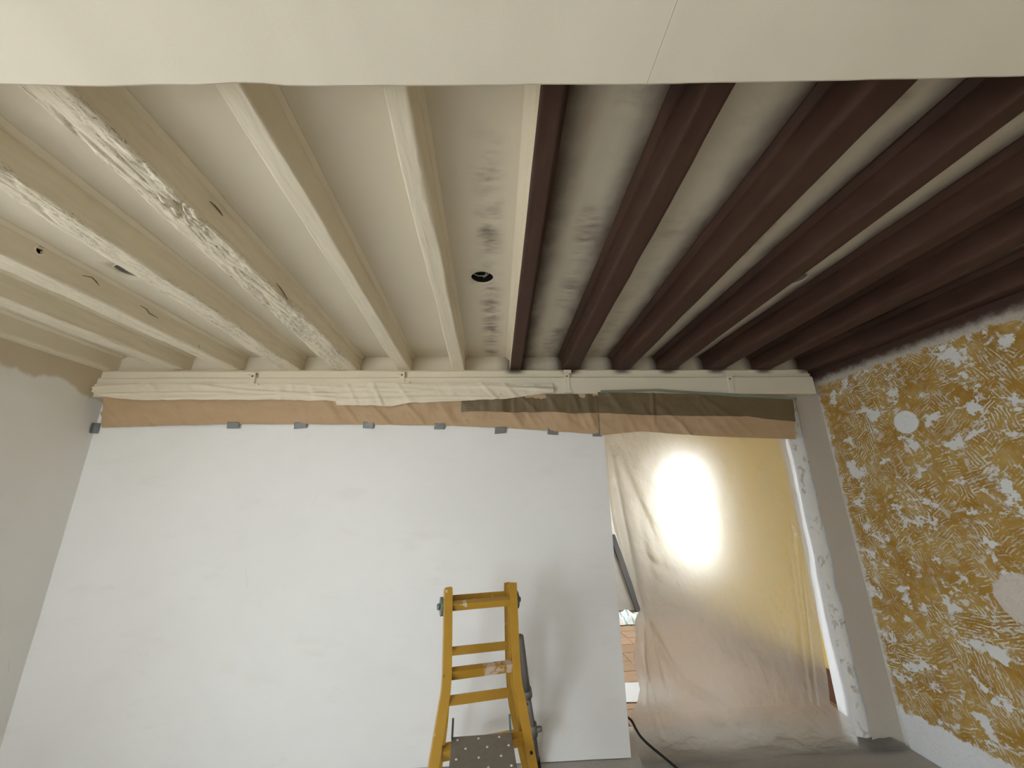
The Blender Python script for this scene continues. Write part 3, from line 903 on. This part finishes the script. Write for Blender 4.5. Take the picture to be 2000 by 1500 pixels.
def olive_flap(u, v):
    x = lerp(-0.25, 0.785, u)
    zb = 2.16 + 0.012 * fb(x * 4, 5, 1, 3) - 0.02 * u; zt = 2.288
    z = lerp(zb, zt, v)
    return (x, left_paper((x + 2.82) / 3.615, 0.75)[1] - 0.012 - 0.004 * (1 - v) - wr(x, z, 9.0, 0.5) + 0.012 * (1 - u) * (1 - v), z)
vs, fs = grid(110, 12, olive_flap)
of = link('overlap_flap', vs, fs, 'olive', paper, True)
of['label'] = 'olive-brown folded upper edge'

def right_paper(u, v):
    x = lerp(lerp(0.776, 0.784, v), lerp(2.262, 2.305, v), u)
    zb = interp([(0.77, 1.972), (1.08, 2.000), (1.25, 1.985), (1.65, 1.955), (2.26, 1.930)], x)
    zt = interp([(0.77, 2.304), (1.55, 2.286), (2.31, 2.240)], x)
    z = lerp(zb, zt, v)
    calm = 1.0 if x < 1.5 else max(0.25, 1 - (x - 1.5) * 1.6)
    y = 2.768 + 0.008 * (1 - v) - 0.8 * calm * wr(x, z, 15.0, 1.0) - 0.016 * max(0, 1 - abs(x - 1.19 - 0.06 * (z - 2.1)) / 0.02) * v
    return (x, y, z)
vs, fs = grid(170, 30, right_paper)
paper2 = link('masking_paper', vs, fs, 'kraft', None, True)
tag(paper2, 'shorter brown masking paper strip hanging over the plastic covered doorway', 'masking paper', 'brown masking paper strips')
def rflap(u, v):
    x, y, _ = right_paper(u, 0.5 + 0.5 * v)
    zt = interp([(0.77, 2.300), (1.55, 2.282), (2.31, 2.236)], x)
    zb = interp([(0.77, 2.14), (1.1, 2.12), (1.3, 2.115), (1.9, 2.105), (2.31, 2.058)], x) + 0.006 * fb(x * 5, 2, 2, 3)
    z = lerp(zb, zt, v)
    return (x - 0.004, y - 0.005 - 0.003 * (1 - v), z)
vs, fs = grid(170, 16, rflap)
rf = link('overlap_flap', vs, fs, 'olive', paper2, True)
rf['label'] = 'olive-brown folded upper half'
def gtape(u, v):
    x = lerp(0.80, 2.325, u)
    zt = interp([(0.77, 2.312), (1.0, 2.318), (1.25, 2.322), (1.45, 2.306), (1.8, 2.285), (2.33, 2.250)], x)
    w = 0.022 + 0.006 * fb(x * 3, 3, 3, 2)
    return (x, 2.756 - 0.003 * fb(x * 9, v * 3, 5, 3), zt - w * (1 - v))
vs, fs = grid(120, 3, gtape)
link('tape_strip', vs, fs, 'greentape', paper2, True)['label'] = 'grey-green masking tape edge'

TAPES = [(-2.842, 2.070, 0.050, 0.075, 'first tape patch under the brown paper, folded into the wall corner'),
         (-1.913, 2.083, 0.085, 0.045, 'shiny grey tape patch under the brown paper, second from the wall corner'),
         (-1.432, 2.079, 0.090, 0.045, 'grey tape patch under the brown paper, third from the wall corner'),
         (-0.939, 2.075, 0.078, 0.045, 'grey tape patch under the brown paper, fourth from the wall corner'),
         (-0.413, 2.063, 0.078, 0.045, 'grey tape patch under the brown paper, fifth from the wall corner'),
         (0.040, 2.028, 0.082, 0.045, 'grey tape patch under the brown paper, third from the doorway'),
         (0.435, 2.017, 0.074, 0.048, 'grey tape patch under the brown paper, second from the doorway'),
         (0.771, 1.999, 0.068, 0.045, 'grey tape patch under the brown paper at the doorway corner')]
for k, (x, z, w, h, lab) in enumerate(TAPES):
    if k == 0:
        f = lambda u, v: (XL + 0.006 + (0.050 * max(0, u - 0.4)) - 0.01 * (1 - v) * 0, YB - 0.012 - 0.045 * max(0, 0.55 - u) - 0.004 * math.sin(3 * v), z + h * (v - 0.5) - 0.0)
    else:
        f = lambda u, v: (x + w * (u - 0.5) + 0.004 * nz(v * 2, k, 1), YB - 0.017 - 0.003 * fb(u * 2, v * 2, k, 2) - 0.010 * v * v, z + h * (v - 0.5) + 0.006 * (u - 0.5) * ((k % 3) - 1))
    vs, fs = grid(10, 8, f)
    o = link('tape_patch', vs, fs, 'duct', None, True)
    md = o.modifiers.new('thickness', 'SOLIDIFY'); md.thickness = 0.0015
    tag(o, lab, 'tape', 'grey tape patches under the brown paper')

# ------------------------------------------------------------------ plastic sheet in the doorway
FL = [(0.0, 0.845), (0.10, 0.845), (0.178, 0.869), (0.231, 0.919), (0.314, 0.952), (0.40, 0.941), (0.488, 0.923), (0.606, 0.953), (0.713, 0.958), (0.789, 0.998),
      (0.95, 0.961), (1.185, 0.900), (1.323, 0.869), (1.612, 0.840), (2.07, 0.838)]
FRT = [(0.0, 2.25), (0.165, 2.232), (0.33, 2.247), (0.725, 2.278), (1.405, 2.295), (1.785, 2.293), (2.07, 2.30)]
FOLDS = [((0.88, 1.879), (1.002, 0.821), 0.035, 0.030), ((0.998, 0.789), (1.226, 0.362), 0.035, 0.028), ((1.226, 0.362), (1.57, 0.153), 0.028, 0.030),
         ((0.953, 1.80), (1.217, 1.076), 0.020, 0.035), ((1.02, 1.148), (1.314, 0.974), 0.016, 0.030), ((1.002, 0.821), (1.463, 0.746), 0.014, 0.040),
         ((1.908, 1.948), (1.729, 1.415), 0.012, 0.04), ((2.149, 1.95), (1.94, 1.484), 0.014, 0.04), ((2.22, 1.30), (2.133, 0.19), 0.020, 0.018), ((2.16, 1.25), (2.09, 0.25), 0.012, 0.02),
         ((2.247, 1.785), (2.231, 0.725), 0.020, 0.025), ((1.013, 0.758), (0.986, 0.229), 0.024, 0.016), ((0.96, 0.62), (1.05, 0.20), 0.018, 0.014), ((1.04, 0.70), (1.14, 0.20), 0.016, 0.018),
         ((1.06, 1.40), (1.12, 0.90), 0.014, 0.03), ((0.90, 1.60), (0.96, 1.10), 0.02, 0.02)]
def seg_d(px, pz, a, b):
    ax, az = a; bxx, bz = b
    dx, dz = bxx - ax, bz - az
    t = max(0, min(1, ((px - ax) * dx + (pz - az) * dz) / (dx * dx + dz * dz)))
    return math.hypot(px - ax - t * dx, pz - az - t * dz), t
def film_pt(u, v):
    # v: 0 = front edge lying on the floor, 0.22 = start of the hanging part, 1 = top
    if v > 0.22:
        h = (v - 0.22) / 0.78
        z = lerp(0.185, 2.07, h)
        x = lerp(interp(FL, z), interp(FRT, z), u)
        y = 2.955 - 0.045 * h ** 1.5
        for a, b, amp, w in FOLDS:
            d, t = seg_d(x, z, a, b)
            y -= amp * math.exp(-(d / w) ** 2) * (0.35 + 0.65 * math.sin(math.pi * min(1, max(0.05, t))))
        y -= 0.014 * fb(x * 3.2, z * 2.6, 4.0, 4) + 0.005 * fb(x * 13 + z * 5, z * 9, 7.0, 3)
        if z > 1.95: y = min(y, 2.93)
        return (x, max(y, 2.84), z)
    s = v / 0.22                                    # 1 at the hanging part, 0 at the front edge
    xa = lerp(interp(FL, 0.185), interp(FRT, 0.185), u)
    xf = lerp(0.87, 2.575, u)
    fx = lerp(xf, xa, s ** 1.6)
    top = film_pt(u, 0.2201)
    yf = 2.775 + 0.03 * u + 0.010 * fb(u * 6, 1, 1, 3)
    e = s ** 1.3
    y = lerp(yf, top[1], e ** 0.75)
    z = 0.006 + 0.179 * (s ** 2.6) + 0.030 * math.sin(math.pi * s) * max(0, 0.2 + fb(fx * 4, s * 2.2, 6.0, 4)) + 0.004
    return (fx, y, z)
vs, fs = grid(220, 260, film_pt)
film = link('plastic_sheet', vs, fs, 'film', None, True)
tag(film, 'translucent milky plastic dust sheet hanging in the doorway and spreading onto floor', 'plastic sheet')
# cable
cab = [(0.842, 3.10, 0.150), (0.850, 3.00, 0.158), (0.862, 2.90, 0.172), (0.878, 2.87, 0.140), (0.895, 2.84, 0.115), (0.935, 2.81, 0.085), (1.000, 2.775, 0.045), (1.052, 2.742, 0.014), (1.10, 2.62, 0.008), (1.17, 2.45, 0.008), (1.22, 2.2, 0.008)]
cpts = []
for k in range(len(cab) - 1):
    p0, p1, p2, p3 = [Vector(cab[min(max(k + d, 0), len(cab) - 1)]) for d in (-1, 0, 1, 2)]
    for q in range(6):
        t = q / 6
        cpts.append(0.5 * ((2 * p1) + (p2 - p0) * t + (2 * p0 - 5 * p1 + 4 * p2 - p3) * t * t + (3 * p1 - p0 - 3 * p2 + p3) * t ** 3))
tag(B().tube(cpts, 0.0075, 10).build('power_cable', 'black', smooth=True), 'black power cable running over the sheet beside the doorway', 'cable')

# ------------------------------------------------------------------ ladder
lad = empty('folding_ladder', (-0.075, 2.15, 0.0), R(14))
def spline(pts, n=8):
    out = []
    P = [Vector(p) for p in pts]
    for k in range(len(P) - 1):
        p0, p1, p2, p3 = [P[min(max(k + d, 0), len(P) - 1)] for d in (-1, 0, 1, 2)]
        for q in range(n):
            t = q / n
            out.append(0.5 * ((2 * p1) + (p2 - p0) * t + (2 * p0 - 5 * p1 + 4 * p2 - p3) * t * t + (3 * p1 - p0 - 3 * p2 + p3) * t ** 3))
    out.append(P[-1])
    return out
def fy(z): return -0.45 * (1.10 - z)
def ry(z): return 0.060 + 0.45 * (1.10 - z)
# C-section rail profile, open side facing inwards (sign s: +1 = open towards +x)
def cprof(s, w=0.038, d=0.052, t=0.004):
    h, k = w / 2, d / 2
    p = [(-h, -k), (h, -k), (h, -k + t), (-h + t, -k + t), (-h + t, k - t), (h, k - t), (h, k), (-h, k)]
    return [(a * s, b) for a, b in p] if s > 0 else [(a * s, b) for a, b in reversed(p)]
FLp = [(-0.163, 1.115), (-0.171, 0.92), (-0.180, 0.775), (-0.197, 0.700), (-0.236, 0.546), (-0.30, 0.28), (-0.368, 0.0)]
FRp = [(0.168, 1.115), (0.145, 0.90), (0.134, 0.755), (0.142, 0.685), (0.157, 0.51), (0.190, 0.25), (0.222, 0.0)]
for pts, s in ((FLp, 1), (FRp, -1)):
    rail = B().sweep(spline([(x, fy(z), z) for x, z in pts]), cprof(s), (1, 0, 0)).build('front_rail', 'yellow_enamel', lad)
    x0, z0 = pts[-1]
    B().box(x0 - 0.026, x0 + 0.026, fy(0) - 0.034, fy(0) + 0.034, 0.0, 0.035).build('rubber_foot', 'black', rail, 0.003)
    xb, zb = pts[4][0], 0.545
    B().tube([(xb, fy(zb) - 0.026, zb), (xb, fy(zb) - 0.031, zb)], 0.006, 12).build('bolt', 'black', rail)
RRp = [(0.160, 1.10), (0.198, 0.802), (0.227, 0.60), (0.263, 0.42), (0.322, 0.227), (0.385, 0.03)]
RLp = [(-0.150, 1.10), (-0.130, 0.802), (-0.118, 0.60), (-0.112, 0.42), (-0.118, 0.227), (-0.130, 0.03)]
for pts, s in ((RLp, 1), (RRp, -1)):
    B().sweep(spline([(x, ry(z), z) for x, z in pts]), cprof(s, 0.030, 0.045), (1, 0, 0)).build('rear_rail', 'yellow_enamel', lad)
def rung(xa, xb, y, za, zb, h, d, mat='yellow_enamel', tilt=0.0):
    b = B().box(0, 1, -d / 2, d / 2, -h / 2, h / 2)
    vs = []
    for (u, yy, zz) in b.v:
        c, s = math.cos(tilt), math.sin(tilt)
        vs.append((lerp(xa, xb, u), y + yy * c - zz * s, lerp(za, zb, u) + yy * s + zz * c))
    b.v = vs
    return b.build('rung', mat, lad, 0.003)
rung(-0.150, 0.152, fy(1.045), 1.046, 1.044, 0.034, 0.030, tilt=0.35)
rung(-0.158, 0.120, fy(0.805), 0.806, 0.803, 0.038, 0.030, 'smeared', 0.35)
rung(-0.200, 0.135, fy(0.58), 0.578, 0.574, 0.040, 0.030, tilt=0.35)
rung(-0.275, 0.165, fy(0.33), 0.33, 0.33, 0.036, 0.030, tilt=0.35)
rung(-0.145, 0.155, ry(1.046), 1.048, 1.046, 0.040, 0.030, tilt=-0.3)
rung(-0.130, 0.188, ry(0.78), 0.780, 0.774, 0.040, 0.030, tilt=-0.3)
rung(-0.116, 0.235, ry(0.51), 0.512, 0.505, 0.044, 0.030, tilt=-0.3)
rung(-0.116, 0.300, ry(0.25), 0.25, 0.25, 0.040, 0.030, tilt=-0.3)
# hinge discs with knobs at the head
for s, x in ((-1, -0.186), (1, 0.192)):
    b = B()
    n = 20
    b.tube([(x - 0.010, 0.028, 1.035), (x + 0.010, 0.028, 1.035)], 0.042, n)
    hg = b.build('hinge', 'zinc', lad, 0.0)
    B().tube([(x, 0.028, 1.035), (x + s * 0.012, 0.028, 1.035), (x + s * 0.016, 0.028, 1.035), (x + s * 0.026, 0.028, 1.035)], [0.010, 0.010, 0.016, 0.012], 14).build('knob', 'zinc' if s < 0 else 'steel', hg, 0, True)
# grey telescopic rear legs with collars
for pts, s in (([(0.272, 0.80), (0.356, 0.467), (0.420, 0.244), (0.470, 0.035)], 1),):
    P3 = [(x, ry(z) + 0.030, z) for x, z in pts]
    upper = B().tube([P3[0], P3[1]], 0.022, 14).build('rear_leg', 'steel', lad, 0, True)
    B().tube([P3[1], P3[2], P3[3]], 0.017, 14).build('leg_extension', 'steel', upper, 0, True)
    def at(t0, k): return tuple(lerp(P3[k][i], P3[k + 1][i], t0) for i in range(3))
    B().tube([at(0.93, 0), at(0.08, 1)], 0.029, 16).build('collar', 'steel', upper, 0, True)
    B().tube([at(0.88, 1), at(0.20, 2)], 0.026, 16).build('collar', 'steel', upper, 0, True)
    c = at(0.05, 2)
    B().tube([c, (c[0] + 0.030 * s, c[1] - 0.018, c[2] + 0.008), (c[0] + 0.046 * s, c[1] - 0.024, c[2] + 0.010)], [0.010, 0.016, 0.012], 12).build('clamp_knob', 'steel', upper, 0, True)
    B().tube([(0.196, ry(0.80), 0.790), (0.274, ry(0.80) + 0.030, 0.785)], 0.010, 10).build('pivot_pin', 'steel', upper, 0, True)
    B().tube([(0.262, ry(0.42), 0.415), (0.372, ry(0.42) + 0.030, 0.410)], 0.010, 10).build('pivot_pin', 'steel', upper, 0, True)
    c = P3[3]
    B().tube([(c[0], c[1], 0.0), (c[0], c[1], 0.05)], [0.026, 0.019], 14).build('rubber_foot', 'black', upper, 0, True)
tag(lad, 'yellow metal folding ladder with paint smears standing by the white wall', 'ladder')

# work platform hooked on a rung
plat = empty('ladder_platform', (-0.055, 1.845, 0.0), R(3))
def pl(u, v):
    w = 0.118 + 0.006 * (1 - v)
    return None
deck = B().box(-0.122, 0.126, -0.33, 0.095, 0.588, 0.602).build('deck', 'plate', plat, 0.003)
for r in range(7):
    for c in range(3):
        x = -0.085 + 0.085 * c + (0.022 if r % 2 else -0.012); y = 0.07 - 0.06 * r
        B().tube([(x, y, 0.601), (x, y, 0.605)], [0.0065, 0.0035], 8).build('stud', 'stud', deck)
for x in (-0.120, 0.122):
    B().sweep([(x, 0.085, 0.600), (x, 0.105, 0.612), (x, 0.125, 0.626), (x, 0.142, 0.642)], [(-0.004, -0.008), (0.004, -0.008), (0.004, 0.008), (-0.004, 0.008)], (1, 0, 0)).build('hook', 'zinc', plat)
for x in (-0.112, 0.116):
    B().sweep([(x, -0.315, 0.592), (x, -0.315, 0.3), (x, -0.315, 0.0)], [(-0.010, -0.010), (0.010, -0.010), (0.010, 0.010), (-0.010, 0.010)], (1, 0, 0)).build('leg', 'steel', plat)
tag(plat, 'grey studded metal step platform hooked onto the yellow ladder', 'platform')

# ------------------------------------------------------------------ room beyond the doorway
fl2 = struct(B().box(FX0 - 0.3, FX1 + 0.3, FY0, FY1 + 0.3, -0.14, -0.012).build('floor_beyond', 'grout'))
me_tile = None
for a in range(9):
    for b_ in range(13):
        x, y = 0.83 + a * 0.212 - b_ * 0.012, 3.31 + b_ * 0.212
        if me_tile is None:
            o = B().box(-0.103, 0.103, -0.103, 0.103, -0.03, 0.0).build('floor_tile', 'terracotta', fl2, 0.003)
            me_tile = o.data
        else:
            o = bpy.data.objects.new('floor_tile', me_tile); COL.objects.link(o); o.parent = fl2
        o.location = (x, y, random.uniform(-0.0015, 0.0005)); o.rotation_euler = (0, 0, R(3.2))
struct(B().box(FX0 - 0.3, FX1 + 0.3, FY1, FY1 + 0.25, -0.14, 2.75).build('wall_far', 'tan_wall'))
h = W2; b = B()
b.box(FX1, FX1 + 0.25, 3.005, h[0], -0.14, 2.75).box(FX1, FX1 + 0.25, h[1], FY1, -0.14, 2.75).box(FX1, FX1 + 0.25, h[0], h[1], -0.14, h[2]).box(FX1, FX1 + 0.25, h[0], h[1], h[3], 2.75)
struct(b.build('wall_far_right', 'yellow'))
h = W3; b = B()
b.box(FX0 - 0.25, FX0, FY0, h[0], -0.14, 2.75).box(FX0 - 0.25, FX0, h[1], FY1, -0.14, 2.75).box(FX0 - 0.25, FX0, h[0], h[1], -0.14, h[2]).box(FX0 - 0.25, FX0, h[0], h[1], h[3], 2.75)
struct(b.build('wall_far_left', 'tan_wall'))
struct(B().box(FX0 - 0.25, FX1 + 0.25, FY0, FY1 + 0.25, 2.60, 2.75).build('ceiling_beyond', 'wall'))
struct(B().box(FX1 - 0.018, FX1, 3.005, FY1, 0.0, 0.22).build('baseboard_far', 'skirting'))

def window(name, axis, p, a0, a1, z0, z1, bars):
    """frame, mullions and panes of a window; axis 'x' = set in a wall of constant x"""
    root = struct(empty(name, (p, (a0 + a1) / 2, z0) if axis == 'x' else ((a0 + a1) / 2, p, z0)))
    w = (a1 - a0) / 2; hh = z1 - z0
    def bb(u0, u1, d0, d1, za, zb, nm, mat, par):
        return (B().box(d0, d1, u0, u1, za, zb) if axis == 'x' else B().box(u0, u1, d0, d1, za, zb)).build(nm, mat, par)
    f = B()
    for (u0, u1, za, zb) in ((-w, -w + 0.05, 0, hh), (w - 0.05, w, 0, hh), (-w + 0.05, w - 0.05, 0, 0.05), (-w + 0.05, w - 0.05, hh - 0.05, hh)):
        (f.box(-0.03, 0.03, u0, u1, za, zb) if axis == 'x' else f.box(u0, u1, -0.03, 0.03, za, zb))
    f.build('window_frame', 'frame_white', root)
    n = bars
    xs = [lerp(-w + 0.05, w - 0.05, k / n) for k in range(n + 1)]
    for k in range(1, n): bb(xs[k] - 0.025, xs[k] + 0.025, -0.025, 0.025, 0.05, hh - 0.05, 'mullion', 'frame_white', root)
    for k in range(n): bb(xs[k], xs[k + 1], -0.003, 0.003, 0.05, hh - 0.05, 'pane', 'glass', root)
window('window_1', 'x', XL - 0.15, W1[0], W1[1], W1[2], W1[3], 2)
window('window_4_added', 'y', YF - 0.15, W4[0], W4[1], W4[2], W4[3], 2)  # unseen extra window, added so more sky light reaches the back wall
window('window_2', 'x', FX1 + 0.12, W2[0], W2[1], W2[2], W2[3], 1)
window('window_3_added', 'x', FX0 - 0.12, W3[0], W3[1], W3[2], W3[3], 2)  # hidden window added as a light source for the room beyond

# things on the tiles beyond
fb_root = empty('framed_board', (1.86, 5.84, 0.0))
def slab_poly(poly, y0, y1, k=0.60):
    b = B(); n = len(poly)
    for yy in (y0, y1):
        for (x, z) in poly: b.v.append((x, yy + k * z, z))
    b.f = [tuple(range(n)), tuple(n + i for i in reversed(range(n)))] + [(i, n + i, n + (i + 1) % n, (i + 1) % n) for i in range(n)]
    return b
slab_poly([(-0.50, 0.02), (0.08, 0.02), (-0.05, 0.88), (-0.42, 0.84)], 0.01, 0.03).build('board', 'greyboard', fb_root)
slab_poly([(0.07, 0.0), (0.155, 0.0), (0.03, 0.95), (-0.05, 0.93)], -0.03, 0.04).build('frame_rail', 'darkframe', fb_root)
slab_poly([(-0.46, 0.82), (-0.46, 0.90), (0.01, 0.95), (-0.03, 0.87)], -0.03, 0.04).build('frame_rail', 'darkframe', fb_root)
tag(fb_root, 'dark framed grey board leaning on the wall beyond the doorway', 'board')
def clothf(u, v):
    x, y = lerp(1.50, 2.05, u), lerp(5.30, 5.68, v)
    y += 0.06 * nz(u * 3, 0, 2) * (1 - v); x += 0.05 * nz(0, v * 3, 7)
    e = min(u, 1 - u, v, 1 - v)
    return (x, y, 0.006 + min(1, e * 9) * (0.05 + 0.055 * fb(u * 4, v * 4, 3, 4)) + 0.004)
vs, fs = grid(40, 30, clothf)
vs = [(x, y, max(0.005, z)) for x, y, z in vs]
tag(link('crumpled_cloth', vs, fs, 'cloth', None, True), 'crumpled white and green cloth lying on the terracotta tiles', 'cloth')
vs, fs = grid(14, 14, lambda u, v: (lerp(0.86, 1.42, u) , lerp(3.50, 3.82, v), 0.004 + 0.003 * (fb(u * 3, v * 3, 2, 2) + 0.5)))
tag(link('paper_sheet', vs, fs, 'paper_white', None, True), 'flat white paper sheet lying on the floor just beyond the doorway', 'paper')
